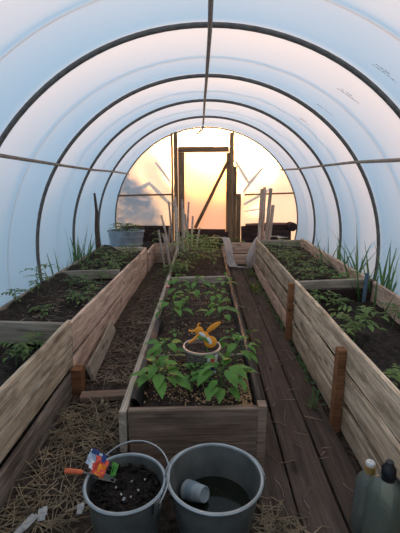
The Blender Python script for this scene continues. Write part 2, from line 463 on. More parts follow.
# ------------------------------------------------------------------ hoops, rails, ridge, ropes
hoop_lab = {2: 'large hoop nearest the viewer, sweeping across the top of the photo',
            3: 'second pipe hoop from the viewer, its legs rising beside both side beds',
            4: 'third pipe hoop from the viewer, midway down the tunnel',
            5: 'fourth pipe hoop from the viewer, next to the last one',
            6: 'last pipe hoop, framing the glowing end wall'}
for i, y in enumerate(HY):
    if i not in hoop_lab: continue
    pts = []
    for k in range(73):
        a = A0+(PI-2*A0)*k/72
        pts.append((XH+RH*math.cos(a)+.004*nz(a, y, 2), y+.006*nz(a, y, 1.5, 3), CH+(RH)*math.sin(a)))
    mb = MB(); mb.tube(pts, .0155 if i < 6 else .012, 10)
    tag(mb.build('tunnel_hoop', PIPE, origin=(XH, y, 0)), hoop_lab[i], 'hoop', 'pipe hoops of the tunnel')
mb = MB(); mb.tube([(-1.245, 1.2, 1.452), (-1.262, 2.47, 1.444), (-1.308, 3.57, 1.432), (-1.312, 4.6, 1.420), (-1.30, 5.70, 1.425), (-1.31, 6.77, 1.412)], .0125, 8)
tag(mb.build('side_rail', RAIL, origin=(-1.3, 4, 1.43)), 'thin rail along the left side of the tunnel, tied across the hoops', 'rail')
mb = MB(); mb.tube([(1.17, 1.3, 1.425), (1.19, 2.475, 1.44), (1.30, 3.57, 1.478), (1.315, 4.6, 1.486), (1.30, 5.71, 1.486), (1.25, 6.77, 1.502)], .0125, 8)
tag(mb.build('side_rail', RAIL, origin=(1.3, 4, 1.46)), 'thin rail along the right side of the tunnel, tied across the hoops', 'rail')
mb = MB(); mb.tube([(.016, 1.0, 2.085), (.015, 1.9, 2.12), (.015, 2.475, 2.146), (-.002, 3.57, 2.146), (-.021, 4.6, 2.146), (-.036, 5.71, 2.146), (-.046, 6.25, 2.15)], .013, 8)
tag(mb.build('ridge_pole', PIPE, origin=(0, 4, 2.146)), 'dark pole running along the top of the tunnel under the hoops', 'pole')
mb = MB(); mb.tube([(-.046, 6.28, 2.135), (-.055, 6.28, 2.09), (-.14, 6.28, 2.01)], [.013, .018, .016], 8)
tag(mb.build('hanging_tie', RAIL, origin=(-.05, 6.28, 2.1)), 'short pale tie hanging from the far end of the ridge pole', 'tie')
rope_lab = ['tie-down rope over the film nearest the viewer, cutting the top corners of the photo', 'tie-down rope over the film between the nearest and second hoops',
            'tie-down rope over the film between the second and third hoops', 'tie-down rope over the film between the third and fourth hoops',
            'tie-down rope over the film between the fourth and last hoops']
for i, lab in enumerate(rope_lab):
    y = (HY[i+1]+HY[i+2])/2-.02
    pts = []
    for k in range(81):
        a = A0+.1+(PI-2*A0-.2)*k/80
        r = film_r(y, a)+.0055
        pts.append((XH+r*math.cos(a), y+.01*nz(a, y, 3), CH+r*math.sin(a)))
    mb = MB(); mb.tube(pts, .0025, 6)
    tag(mb.build('rope', ROPE, origin=(XH, y, 0)), lab, 'rope', 'ropes over the film')

# ------------------------------------------------------------------ raised beds
lb = empty('raised_bed', (-1.1, 3, 0), 'long left raised bed of grey brown planks with seedlings, along the left film', 'raised bed')
wl, wr_, wf = W['left'], W['right'], W['far']
for z0, z1, s, dx in ((-.01, .142, 1, .004), (.176, .297, 2, -.006), (.319, .468, 3, 0)):
    plank('side_plank', (-.824+dx, .62, (z0+z1)/2), (-.824+dx, 2.245, (z0+z1)/2-.006), z1-z0, .026, wl if s > 1 else W['damp'], lb, seed=s, rough=.004)
plank('side_plank', (-.824, 2.255, .343), (-.824, 5.36, .288), .200, .026, wf, lb, w1=.19, seed=4, rough=.004)
plank('side_plank', (-.832, 2.255, .100), (-.830, 5.36, .080), .200, .026, wf, lb, w1=.18, seed=5, rough=.004)
mb = MB(); mb.box((-.774, 2.20, .075), (.06, .075, .19)); mb.build('corner_stake', W['stake'], lb, smooth=False)
plank('outer_board', (-1.435, .62, .31), (-1.42, 5.36, .31), .22, .028, W['grey'], lb)
plank('divider', (-1.415, 2.27, .372), (-.85, 2.25, .372), .14, .035, W['grey'], lb)
plank('divider', (-1.40, 3.72, .38), (-.85, 3.79, .385), .09, .03, W['grey'], lb)
plank('end_board', (-1.41, 5.385, .24), (-.815, 5.385, .24), .29, .03, wf, lb)

rb = empty('raised_bed', (1.08, 3, 0), 'long right raised bed of pale brown planks held by orange brown stakes', 'raised bed')
for z0, z1, s, dx in ((-.01, .130, 1, .006), (.168, .308, 2, .004), (.347, .512, 3, 0)):
    plank('side_plank', (.756+dx, .62, (z0+z1)/2), (.756+dx, 3.12, (z0+z1)/2), z1-z0, .026, wr_, rb, seed=s, rough=.004)
    plank('side_plank', (.756+dx, 3.13, (z0+z1)/2-.002), (.756+dx, 5.58, (z0+z1)/2-.012), z1-z0-.004, .026, wr_ if s > 1 else wf, rb, seed=s+4, rough=.004)
for y, h in ((1.90, .455), (3.12, .485)):
    mb = MB(); mb.box((.7195, y, h/2-.01), (.042, .055, h+.02)); mb.build('stake', W['stake'], rb, smooth=False)
plank('outer_board', (1.42, .62, .36), (1.40, 5.6, .375), .27, .03, wf, rb)
plank('divider', (.78, 3.12, .47), (1.40, 3.22, .475), .07, .035, W['grey'], rb)
plank('divider', (.98, 3.17, .36), (1.40, 3.22, .36), .12, .025, W['skirt'], rb)
mb = MB(); mb.box((1.385, 3.17, .36), (.05, .06, .3)); mb.build('divider_post', W['skirt'], rb, smooth=False)
plank('end_board', (.745, 5.61, .33), (1.42, 5.63, .34), .29, .03, W['grey'], rb)

cb = empty('raised_bed', (-.04, 3, 0), 'low middle raised bed of pepper plants behind the two buckets', 'raised bed')
plank('front_board', (-.322, 1.515, .249), (.243, 1.555, .247), .166, .03, W['front'], cb)
plank('front_board', (-.322, 1.518, .082), (.243, 1.558, .08), .16, .028, W['front'], cb)
plank('side_plank', (-.345, 1.495, .23), (-.372, 4.0, .225), .20, .032, W['grey'], cb)
plank('side_plank', (-.345, 1.50, .06), (-.372, 4.0, .06), .12, .03, W['front'], cb)
plank('side_plank', (-.374, 4.01, .22), (-.42, 6.05, .22), .19, .03, W['grey'], cb)
plank('side_plank', (.262, 1.60, .20), (.268, 4.0, .20), .22, .03, W['front'], cb)
plank('side_plank', (.268, 4.01, .20), (.275, 6.05, .20), .22, .03, W['front'], cb)
plank('side_plank', (.262, 1.60, .04), (.275, 6.05, .04), .08, .03, W['dark'], cb)
mb = MB(); mb.box((.264, 1.565, .165), (.038, .05, .345)); mb.build('corner_post', W['front'], cb, smooth=False)
plank('divider', (-.352, 3.93, .285), (.246, 4.03, .285), .07, .045, W['grey'], cb)
plank('lath', (-.325, 2.09, .308), (.24, 2.13, .308), .012, .022, W['grey'], cb)
# black membrane folded over the side boards
def liner(x_at, y0, y1, w_out, w_in, zt, lump):
    prof = [(-w_out, -.05), (-w_out*.9, -.005), (-w_out*.4, .012), (w_in*.4, .014), (w_in, .0), (w_in*1.25, -.05)]
    n = int((y1-y0)/.04); mb = MB()
    def fn(u, v):
        i = u*5; k = min(4, int(i)); f = i-k; y = y0+(y1-y0)*v
        a = prof[k][0]*(1-f)+prof[k+1][0]*f; b = prof[k][1]*(1-f)+prof[k+1][1]*f
        return (x_at(y)+a*(1+.5*nz(y, u, 5))+lump*.5*nz(y, 1, 4, 2), y, zt+b+lump*(nz(y, u*.6, 6, 1)*.7+.4*nz(y, u, 15, 8)+.25))
    mb.grid(15, n, fn)
    return mb
liner(lambda y: -.322-.011*(y-1.5), 1.58, 2.62, .010, .034, .322, .022).build('liner', LINER, cb)
liner(lambda y: .258, 1.60, 5.2, .020, .022, .312, .012).build('liner', LINER, cb)

bb = empty('raised_bed', (0, 6.3, 0), 'far raised bed of red brown boards across the end of the tunnel', 'raised bed')
plank('front_board', (.30, 6.12, .27), (.745, 6.12, .27), .17, .03, wf, bb)
plank('front_board', (.30, 6.12, .09), (.745, 6.12, .09), .17, .03, wf, bb)
plank('front_board', (-.80, 6.12, .25), (-.44, 6.12, .25), .17, .03, wf, bb)
plank('front_board', (-.80, 6.12, .08), (-.44, 6.12, .08), .15, .03, wf, bb)
plank('side_board', (-.815, 5.42, .165), (-.815, 6.10, .165), .30, .03, wf, bb)
plank('side_board', (.765, 5.66, .165), (.765, 6.10, .165), .30, .03, wf, bb)

def soil(name, label, x0, x1, y0, y1, zf, mat, amp=.03, ledge=None):
    nx = max(6, int((x1-x0)/.022)); ny = max(6, int((y1-y0)/.03)); mb = MB()
    def top(x, y):
        d = amp*(nz(x, y, 4, zf(x, y)*3)+.55*nz(x, y, 11, 2)+.3*nz(x, y, 28, 5))
        return zf(x, y)+d
    def fn(u, v):
        if u == 0 or v == 0 or u == 1 or v == 1:
            return (x0+(x1-x0)*u, y0+(y1-y0)*v, .03)
        uu = (u-1/nx)/(1-2/nx); vv = (v-1/ny)/(1-2/ny)
        x = x0+(x1-x0)*uu; y = y0+(y1-y0)*vv
        return (x, y, top(x, y))
    mb.grid(nx, ny, fn)
    o = mb.build(name, mat, origin=((x0+x1)/2, (y0+y1)/2, 0))
    tag(o, label, 'soil', kind='stuff')
    return top
def zl(x, y): return .29 + (.06 if y > 2.27 else 0)+.05*max(0, (-1.1-x)/.3)
soil('bed_soil', 'dark soil at the near end of the left bed, before its first divider', -1.415, -.85, .62, 2.235, lambda x, y: .27+.10*max(0, (-1.15-x)/.25), SOIL)
soil('bed_soil', 'dark soil of the left bed between its two dividers', -1.40, -.852, 2.29, 3.70, lambda x, y: .335+.09*max(0, (-1.15-x)/.25), SOIL)
soil('bed_soil', 'soil at the far end of the left bed in front of the zinc tub', -1.39, -.852, 3.82, 5.365, lambda x, y: .335+.08*max(0, (-1.15-x)/.25), SOIL)
soil('bed_soil', 'dark soil at the near end of the right bed, before its divider', .785, 1.40, .62, 3.085, lambda x, y: .33, SOIL)
soil('bed_soil', 'soil of the far half of the right bed under dense green plants', .785, 1.375, 3.24, 5.59, lambda x, y: .40, SOIL)
soil('bed_soil', 'reddish soil of the middle bed around the pepper plants', -.325, .24, 1.58, 3.90, lambda x, y: .275, SOILR, .02)
soil('bed_soil', 'reddish soil of the middle bed beyond its cross board', -.345, .245, 4.04, 6.03, lambda x, y: .275, SOILR, .02)
soil('bed_soil', 'shaded soil of the far cross bed below the door', -.78, .73, 6.145, 6.72, lambda x, y: .28, SOIL, .02)
soil('bed_soil', 'soil under the zinc tub in the far left corner', -1.40, -.84, 5.41, 6.72, lambda x, y: .275, SOIL, .006)
soil('bed_soil', 'soil of the far right corner behind the right bed', .79, 1.42, 5.66, 6.70, lambda x, y: .33, SOIL, .02)

# ------------------------------------------------------------------ paths
for p0, p1, w, lab in (((.31, .80, .0), (.315, 5.95, .0), .145, 'dark walkway plank beside the middle bed'),
                       ((.478, .80, .0), (.478, 5.98, .0), .165, 'dark walkway plank in the middle of the right path'),
                       ((.638, .80, .0), (.635, 6.0, .0), .135, 'dark walkway plank along the foot of the right bed')):
    tag(plank('walkway_plank', p0, p1, w, .022, W['dark'], None, (1, 0, 0), rough=.003), lab, 'plank', 'planks of the right path')
tag(plank('cross_board', (-.765+.03, 2.115, .022), (-.405, 2.155, .026), .075, .035, W['front'], None, (0, 1, 0)), 'short board laid across the left path beside the orange stake', 'board')
tag(plank('loose_plank', (-.735, 2.31, .075), (-.775, 3.12, .085), .105, .022, W['grey'], None, (-.35, 0, 1)), 'loose plank leaning on edge along the foot of the left bed', 'plank')
tag(plank('loose_stick', (-.60, 3.30, .045), (-.36, 3.36, .045), .018, .014, W['grey'], None, (0, 1, 0)), 'thin stick lying across the left path', 'stick')
tag(plank('loose_stick', (.30, 3.93, .035), (.44, 3.85, .022), .018, .014, W['grey'], None, (0, 1, 0)), 'short pale stick on the right path beside the cross board', 'stick')

def straws(name, label, cat, n, region, lr, mat, r=.0016, zb=.005, flat=.12, pile=.03, blade=False):
    mb = MB()
    for _ in range(n):
        x, y = region(); L = R.uniform(*lr); az = R.uniform(0, 2*PI); b = R.gauss(0, .16)
        z = max(0, floor_z(x, y))+zb+R.random()**2*pile; tl = R.uniform(-flat, flat)
        pts = []
        for k in range(4):
            t = k/3-.5
            a = az+b*t
            pts.append(Vector((x+math.cos(a)*L*t, y+math.sin(a)*L*t, max(.004, z+tl*L*t+.025*L*math.sin(k*2)))))
        mb.tube(pts, r*R.uniform(.7, 1.3), 4, cap=False)
    tag(mb.build(name, mat, smooth=False), label, cat, kind='stuff')
def reg_left():
    y = R.uniform(.85, 2.08); x = R.uniform(-.78, -.39) if y > 1.36 else R.uniform(-.78, -.36 if y < .95 else -.45)
    return x, y
straws('straw', 'straw and dry stalks strewn over the left path beside the bucket of earth', 'straw', 520, reg_left, (.05, .24), STRAW, .0017, pile=.035)
def reg_rf():
    a = R.gauss(0, .055), R.gauss(0, .07)
    return min(.46, max(.24, .30+a[0])), min(1.42, max(1.02, 1.20+a[1]))
straws('straw', 'clump of straw on the boards to the right of the water bucket', 'straw', 150, reg_rf, (.04, .12), STRAW, .0016, zb=.014, pile=.03)
straws('litter', 'woody litter spread over the far left path', 'litter', 650, lambda: (R.uniform(-.72, -.42), 2.3+3.4*R.random()**1.4), (.02, .12), LITTER, .0022, pile=.012)
straws('litter', 'scraps of straw scattered on the right path planks', 'litter', 70, lambda: (R.uniform(.27, .68), R.uniform(1.2, 4.2)), (.03, .11), LITTER, .0018, zb=.016, pile=.004)

straws('litter', 'dry bits of stalk lying on the soil of the left bed', 'litter', 260, lambda: (R.uniform(-1.38, -.88), R.choice((R.uniform(2.32, 3.66), R.uniform(3.85, 5.3)))), (.02, .07), LITTER, .0018, zb=.352, pile=.03)
straws('litter', 'dry bits of stalk lying on the soil of the far right bed', 'litter', 160, lambda: (R.uniform(.8, 1.36), R.uniform(3.28, 5.5)), (.02, .07), LITTER, .0018, zb=.41, pile=.02)
straws('litter', 'dry bits of stalk lying on the soil of the middle bed', 'litter', 200, lambda: (R.uniform(-.3, .22), R.uniform(1.62, 5.9)), (.02, .06), LITTER, .0016, zb=.288, pile=.012)
mb = MB()
for _ in range(420):
    y = 2.1+3.6*R.random(); mb.leaf((.722-abs(R.gauss(0, .016)), y, -.004), R.uniform(0, 6.28), R.uniform(.02, .06), R.uniform(.006, .014), R.uniform(.2, 1.3), R.uniform(.3, 1.4), .3, n=3)
tag(mb.build('weeds', GRASS), 'low green weeds along the foot of the right bed beside the walkway', 'weeds', kind='stuff')
# sawdust chips on the soil of the middle bed
mb = MB()
for cx, cy, sx, sy, n in ((-.22, 2.0, .07, .09, 130), (.20, 1.78, .035, .13, 220), (-.16, 1.72, .1, .05, 70), (.1, 1.66, .1, .03, 60), (-.05, 2.6, .15, .3, 50), (0, 3.2, .12, .12, 50), (-.1, 1.85, .08, .05, 40)):
    for _ in range(n*2):
        x = min(.225, max(-.315, R.gauss(cx, sx))); y = max(1.6, R.gauss(cy, sy))
        M = Matrix.Rotation(R.uniform(0, 6), 3, 'Z') @ Matrix.Rotation(R.uniform(-.7, .7), 3, 'X')
        mb.box((x, y, .300+R.uniform(-.006, .012)), (R.uniform(.004, .013), R.uniform(.003, .008), R.uniform(.001, .003)), M @ Matrix(((1, R.uniform(-.8, .8), 0), (0, 1, 0), (0, R.uniform(-.4, .4), 1))))
tag(mb.build('sawdust_chips', CHIP, smooth=False), 'pale wood chips scattered on the soil around the front pepper plants', 'wood chips', kind='stuff')

# ------------------------------------------------------------------ plants
def pepper(base, h, n, L, spread, label, seed, mat=PEPPER):
    r = random.Random(seed); b = Vector(base)
    o = empty('pepper_plant', base, label, 'plant', 'pepper plants in the middle bed')
    st = MB(); fo = MB()
    lean = Vector((r.uniform(-.1, .1), r.uniform(-.1, .1), 0))*h
    pts = [b+Vector((0, 0, -.03)), b+Vector((0, 0, h*.4))+lean*.3, b+Vector((0, 0, h))+lean]
    st.tube(pts, [.0045, .004, .0025], 6)
    az = r.uniform(0, 6.28)
    for i in range(n):
        t = .25+.75*(i+.5)/n; az += 2.4+r.uniform(-.3, .3)
        p = b+Vector((0, 0, h*t))+lean*t
        pl = spread*(1.15-.65*t)*r.uniform(.7, 1.15)
        q = p+Vector((math.cos(az)*pl, math.sin(az)*pl, pl*r.uniform(.25, .7)))
        st.tube([p, (p+q)/2+Vector((0, 0, .006)), q], [.002, .0017, .0014], 4)
        l = L*r.uniform(.65, 1.1)*(1-.25*t)
        fo.leaf(q, az+r.uniform(-.4, .4), l, l*r.uniform(.46, .58), r.uniform(-.15, .35), r.uniform(.7, 1.5), r.uniform(.15, .4), roll=r.uniform(-.25, .25))
    for k in range(4):
        a = r.uniform(0, 6.28)
        fo.leaf(b+Vector((0, 0, h))+lean, a, L*.45, L*.2, 1.0, .8, .4)
    st.build('stem', STEM, o); fo.build('foliage', mat, o)
    return o
C = .285
for i, (x, y, h, n, L, sp, lab) in enumerate((
    (-.205, 1.72, .15, 19, .125, .075, 'big leafy pepper plant at the front left corner of the middle bed'),
    (.085, 1.70, .16, 24, .135, .085, 'largest pepper plant, front right in the middle bed before the pot label'),
    (-.205, 2.03, .13, 14, .11, .065, 'pepper plant standing to the left of the pot with the orange ornament'),
    (.175, 2.02, .15, 15, .115, .075, 'pepper plant standing to the right of the pot with the orange ornament'),
    (-.055, 1.78, .10, 12, .095, .055, 'small pepper plant directly in front of the pot'),
    (-.235, 2.74, .16, 14, .125, .085, 'pepper plant below the pink flower along the left side board'),
    (.115, 2.74, .13, 12, .12, .08, 'pepper plant right of centre in the second row behind the pot'),
    (-.06, 3.40, .15, 10, .115, .07, 'pepper plant at the middle just before the cross board'),
    (-.225, 3.38, .17, 11, .12, .07, 'pepper plant at the left just before the cross board'),
    (.10, 3.10, .14, 10, .11, .07, 'pepper plant right of centre in the third row behind the pot'),
    (.185, 3.55, .15, 9, .11, .065, 'pepper plant at the right just before the cross board'),
    (-.14, 3.05, .13, 8, .10, .06, 'pepper plant left of centre in the third row behind the pot'),
    (-.20, 2.42, .035, 4, .06, .03, 'tiny pepper seedling alone on bare soil behind the left plant'),
    (.19, 2.42, .05, 5, .06, .03, 'small pepper seedling by the right liner behind the pot'))):
    pepper((x, y, C), h, n, L, sp, lab, 100+i)
fl = MB()
for k in range(6): fl.leaf((-.315, 3.22, .40), k*1.05, .035, .03, .9, .5, .3, tip=.2)
tag(fl.build('pink_flower', PINK, origin=(-.315, 3.22, .40)), 'pink flower on the left edge of the middle bed', 'flower')
pepper((.36, 2.98, .0), .09, 5, .10, .05, 'lone broad leaved weed on the right path beside the liner', 150, PALE)['category'] = 'weed'

def tomato(base, h, n, L, label, seed, mat=TOMATO, group=None, name='tomato_seedling', lean=.15, cat='plant'):
    r = random.Random(seed); b = Vector(base)
    o = empty(name, base, label, cat, group)
    st = MB(); fo = MB()
    ln = Vector((r.uniform(-lean, lean), r.uniform(-lean, lean), 0))*h
    st.tube([b+Vector((0, 0, -.02)), b+Vector((0, 0, h*.5))+ln*.4, b+Vector((0, 0, h))+ln], [.004, .0035, .002], 5)
    az = r.uniform(0, 6.28)
    for i in range(n):
        t = .3+.7*(i+.5)/n; az += 2.4+r.uniform(-.4, .4)
        p = b+Vector((0, 0, h*t))+ln*t; l = L*r.uniform(.7, 1.15); d = Vector((math.cos(az), math.sin(az), 0))
        e = r.uniform(.3, .9); rach = []
        for k in range(5):
            f = k/4; rach.append(p+d*l*f*math.cos(e*.5)+Vector((0, 0, l*(e*f-1.0*e*f*f))))
        st.tube(rach, [.0018, .0016, .0013, .001, .0008], 4, cap=False)
        for k in (1, 2, 3):
            for s in (-1, 1):
                ll = l*r.uniform(.3, .46)
                fo.leaf(rach[k], az+s*r.uniform(.8, 1.25), ll, ll*.5, r.uniform(-.2, .3), r.uniform(.4, 1.2), .25, n=3)
        fo.leaf(rach[4], az, l*.45, l*.24, 0, .8, .25, n=3)
    st.build('stem', STEM, o); fo.build('foliage', mat, o)
    return o
def ords(n): return ['nearest', 'second', 'third', 'fourth', 'fifth', 'sixth', 'seventh', 'eighth', 'ninth', 'tenth', 'eleventh', 'twelfth', 'thirteenth'][:n]
# far half of the middle bed
for i, (x, y, h, lab) in enumerate(((-.19, 4.45, .38, 'tall feathery tomato plant left in the far half of the middle bed'), (.10, 4.50, .34, 'tall feathery tomato plant right in the far half of the middle bed'),
    (-.30, 4.20, .14, 'short tomato plant just behind the left end of the cross board'), (-.16, 5.1, .38, 'tomato plant among the grey poles at the back of the middle bed'),
    (.07, 5.15, .32, 'tomato plant at the back right of the middle bed before the white sheet'), (-.10, 4.75, .36, 'second feathery tomato plant back from the cross board, left of centre'))):
    tomato((x, y, .28), h, 15, .15, lab, 200+i, PALE, 'tomato plants in the middle bed')
# left bed
L1 = [(-1.325, 2.97, .40, .24, 8, .13, 'bushy tomato plant at the foot of the second hoop in the left bed', TOMATO),
      (-1.385, 2.72, .42, .10, 6, .10, 'tomato plant trailing over the left outer board before the second hoop', TOMATO),
      (-1.06, 2.02, .29, .13, 7, .12, 'near tomato plant just before the near divider of the left bed', TOMATO),
      (-.985, 2.14, .29, .10, 6, .10, 'tomato plant touching the front of the near divider in the left bed', PALE),
      (-1.0, 1.45, .28, .12, 6, .10, 'nearest seedling of the left bed, peeping over the plank at the photo edge', TOMATO)]
for i, (x, y, z, h, n, L, lab, m) in enumerate(L1): tomato((x, y, z), h, n, L, lab, 300+i, m, 'tomato plants in the left bed')
row = [(-1.17, 2.68), (-1.06, 2.98), (-.96, 2.95), (-1.2, 3.4), (-.97, 3.27), (-.98, 3.60), (-1.1, 3.48)]
for i, ((x, y), od) in enumerate(zip(sorted(row, key=lambda p: p[1]), ords(9))):
    tomato((x, y, .34), R.uniform(.05, .12), 6, .10, f'{od} low seedling between the left bed dividers, counted from the near divider', 320+i, [TOMATO, PALE][i % 2], 'tomato plants in the left bed')
row = [(-1.2, 3.9), (-1.12, 4.16), (-.94, 4.0), (-1.0, 4.45), (-.9, 4.5), (-1.02, 5.0), (-1.2, 4.7), (-.92, 4.9)]
for i, ((x, y), od) in enumerate(zip(sorted(row, key=lambda p: p[1]), ords(9))):
    tomato((x, y, .345), R.uniform(.10, .18), 7, .13, f'{od} plant beyond the far divider of the left bed, counted towards the zinc tub', 340+i, [TOMATO, PALE][i % 2], 'tomato plants in the left bed')
# right bed
R1 = [(.93, 2.26, .34, .22, 11, .15, 'large bushy tomato plant standing alone on dark soil in the right bed', PALE),
      (.925, 1.66, .34, .14, 6, .12, 'tomato plant closest to the viewer in the right bed, at the photo edge', PALE),
      (1.30, 2.55, .34, .15, 8, .13, 'tomato plant by the outer board before the divider of the right bed', TOMATO),
      (.91, 2.92, .34, .13, 7, .12, 'tomato plant leaning on the divider at the inner plank of the right bed', PALE),
      (1.06, 2.88, .34, .10, 7, .11, 'tomato plant in front of the divider, right of the inner one', TOMATO)]
for i, (x, y, z, h, n, L, lab, m) in enumerate(R1): tomato((x, y, z), h, n, L, lab, 400+i, m, 'tomato plants in the right bed')
row = [(.83, 4.95), (1.02, 5.15), (.85, 4.2), (.98, 4.35), (1.13, 4.5), (.86, 3.75), (1.03, 3.86), (1.22, 4.1), (.95, 3.48), (1.15, 3.65), (1.27, 5.3), (.87, 4.6), (1.05, 4.75)]
for i, ((x, y), od) in enumerate(zip(sorted(row, key=lambda p: p[1]), ords(13))):
    tomato((x, y, .405), R.uniform(.09, .16), 7, .115, f'{od} plant behind the divider of the right bed, counted from the divider', 420+i, [TOMATO, PALE, TOMATO][i % 3], 'tomato plants in the right bed')

def grass(base, h, n, label, seed, spread=.05, lean=.35, group=None, name='grass_tuft', mat=GRASS, w=.008):
    r = random.Random(seed); b = Vector(base); mb = MB()
    for _ in range(n):
        a = r.uniform(0, 6.28); p = b+Vector((r.gauss(0, spread*.5), r.gauss(0, spread), 0)); L = h*r.uniform(.45, 1.1)
        mb.leaf(p, a, L, w*r.uniform(.7, 1.5), 1.5-r.uniform(0, lean*.5), r.uniform(.1, 1.0)*lean*2.2, .5, n=6, tip=2)
    return tag(mb.build(name, mat, origin=base), label, 'grass', group)
for i, (y, h, n, lab) in enumerate(((5.66, .70, 8, 'grass blades by the outer board near the far right end'), (4.62, .82, 18, 'tall grass by the foot of the third hoop on the right'),
    (4.08, .86, 18, 'tall grass between the second and third hoops on the right'), (3.66, .98, 22, 'tall grass just beyond the foot of the second hoop on the right'),
    (3.20, .92, 26, 'tall grass on the near side of the second hoop foot on the right'), (2.86, .80, 24, 'tall grass at the right photo edge beside the outer board'))):
    grass((1.475, y, -.01), h, n, lab, 500+i, .09, .42, 'grass along the right film', w=.024)
for i, (y, h, n, lab) in enumerate(((3.80, .66, 12, 'thin grass at the left film beside the second hoop'), (4.35, .80, 30, 'tall grass at the left film by the third hoop foot'), (4.75, .70, 26, 'tall grass at the left film before the wooden post'))):
    grass((-1.46, y, -.01), h, n, lab, 520+i, .06, .25, 'grass along the left film', w=.022)
tomato((1.30, 3.45, .40), .10, 5, .16, 'broad leaved weed at the outer board behind the blue pipe', 540, PEPPER, None, 'broad_weed', cat='weed')
grass((-.55, 5.25, .02), .15, 40, 'grassy weeds on the far end of the left path before the grey poles', 530, .14, .9, mat=TOMATO, name='grass_weeds')['kind'] = 'stuff'
grass((.62, 4.55, .0), .16, 22, 'long leaved weed growing at the foot of the right bed', 531, .05, 1.3, mat=PALE, w=.02)
grass((.66, 5.35, .0), .14, 22, 'green weed on the far end of the right path under the white sheet', 532, .06, 1.0, mat=TOMATO, w=.012)
grass((.64, 2.05, .0), .15, 7, 'thin grass blades beside the near stake of the right bed', 533, .012, 1.2, mat=GRASS, w=.009)
for i, (x, lab) in enumerate(((-.05, 'low green plant under the door, left'), (.25, 'low green plant under the door, right'), (.55, 'low green plant behind the red brown far boards'), (.95, 'low green plant in the far right corner'), (-.78, 'green plant behind the zinc tub by the dark boards'))):
    tomato((x, 6.42, .29), .08 if x > -.5 else .2, 6, .15, lab, 550+i, TOMATO, None, 'low_plant')

# ------------------------------------------------------------------ poles and stakes
POLEW = mat_wood('wood_pole', (.42, .32, .25), (.75, .60, .49), (.2, .14, .11))
def pole(name, a, b, r, label, group, mat=POLEW, flat=False):
    a = Vector(a); b = Vector(b)
    if flat: o = plank(name, a, b, r*2.4, r*1.3, mat, None, (1, .4, 0))
    else:
        mb = MB(); m = (a+b)/2+Vector((R.uniform(-.008, .008), R.uniform(-.008, .008), 0)); mb.tube([a, m, b], [r, r*.95, r*.85], 8); o = mb.build(name, mat, origin=a)
    return tag(o, label, 'pole', group)
G1 = 'grey poles at the back of the middle bed'
names = ['leftmost of the grey poles leaning at the back of the middle bed'] + [f'{w} grey pole from the left at the back of the middle bed' for w in ('second', 'third', 'fourth', 'fifth', 'sixth', 'seventh', 'eighth', 'ninth', 'tenth', 'eleventh', 'twelfth', 'thirteenth', 'fourteenth')]+['rightmost short grey pole at the back of the middle bed']
PL = sorted([((-.596, 5.737, .0), (-.703, 5.887, .573)), ((-.449, 5.90, .0), (-.675, 6.02, .784)), ((-.54, 5.90, .0), (-.65, 6.04, .499)), ((-.50, 5.70, .0), (-.605, 5.9, .503)),
      ((-.565, 6.0, .02), (-.553, 6.07, .606)), ((-.36, 5.95, .24), (-.500, 6.15, .99)), ((-.395, 5.72, .24), (-.441, 6.05, .925)), ((-.335, 5.9, .24), (-.360, 6.2, 1.02)),
      ((-.47, 5.98, .02), (-.575, 6.2, .98)), ((-.30, 5.7, .24), (-.33, 6.05, .88)), ((-.42, 5.85, .22), (-.47, 6.2, 1.05)), ((-.27, 5.95, .24), (-.26, 6.2, .98)), ((-.25, 5.8, .24), (-.31, 6.1, .80)), ((-.20, 5.9, .24), (-.19, 6.08, .77)), ((-.14, 5.86, .24), (-.08, 6.0, .60))], key=lambda p: p[1][0]/p[1][1])
for lab, (a, b) in zip(names, PL): pole('garden_pole', a, b, .017, lab, G1)
G2 = 'stakes wrapped in white film behind the right bed'
for lab, a, b in (('leftmost of the four stakes behind the far corner of the right bed', (.80, 5.72, .36), (.822, 5.76, 1.205)), ('second from left of the four stakes behind the right bed', (.852, 5.75, .36), (.866, 5.79, 1.23)),
                  ('tallest right-leaning stake, third of the four behind the right bed', (.90, 5.72, .36), (.952, 5.77, 1.21)), ('shortest rightmost of the four stakes behind the right bed', (.945, 5.72, .36), (.995, 5.76, .975))):
    pole('garden_stake', a, b, .019, lab, G2, W['far'], True)
mb = MB(); mb.tube([(-1.365, 4.9, .33), (-1.372, 4.9, .70), (-1.362, 4.9, .92), (-1.378, 4.9, 1.147)], [.03, .026, .02, .013], 9)
tag(mb.build('wooden_post', mat_wood('bark_brown', (.10, .065, .05), (.20, .14, .11), (.06, .04, .03)), origin=(-1.365, 4.9, .33)), 'rough brown branch post standing before the zinc tub at the left film', 'post')
mb = MB(); mb.tube([(1.315, 3.085, .30), (1.32, 3.085, .585)], .016, 10)
tag(mb.build('pipe_stake', BLUEP, origin=(1.315, 3.085, .30)), 'blue grey pipe stuck in the soil at the right bed divider', 'pipe')

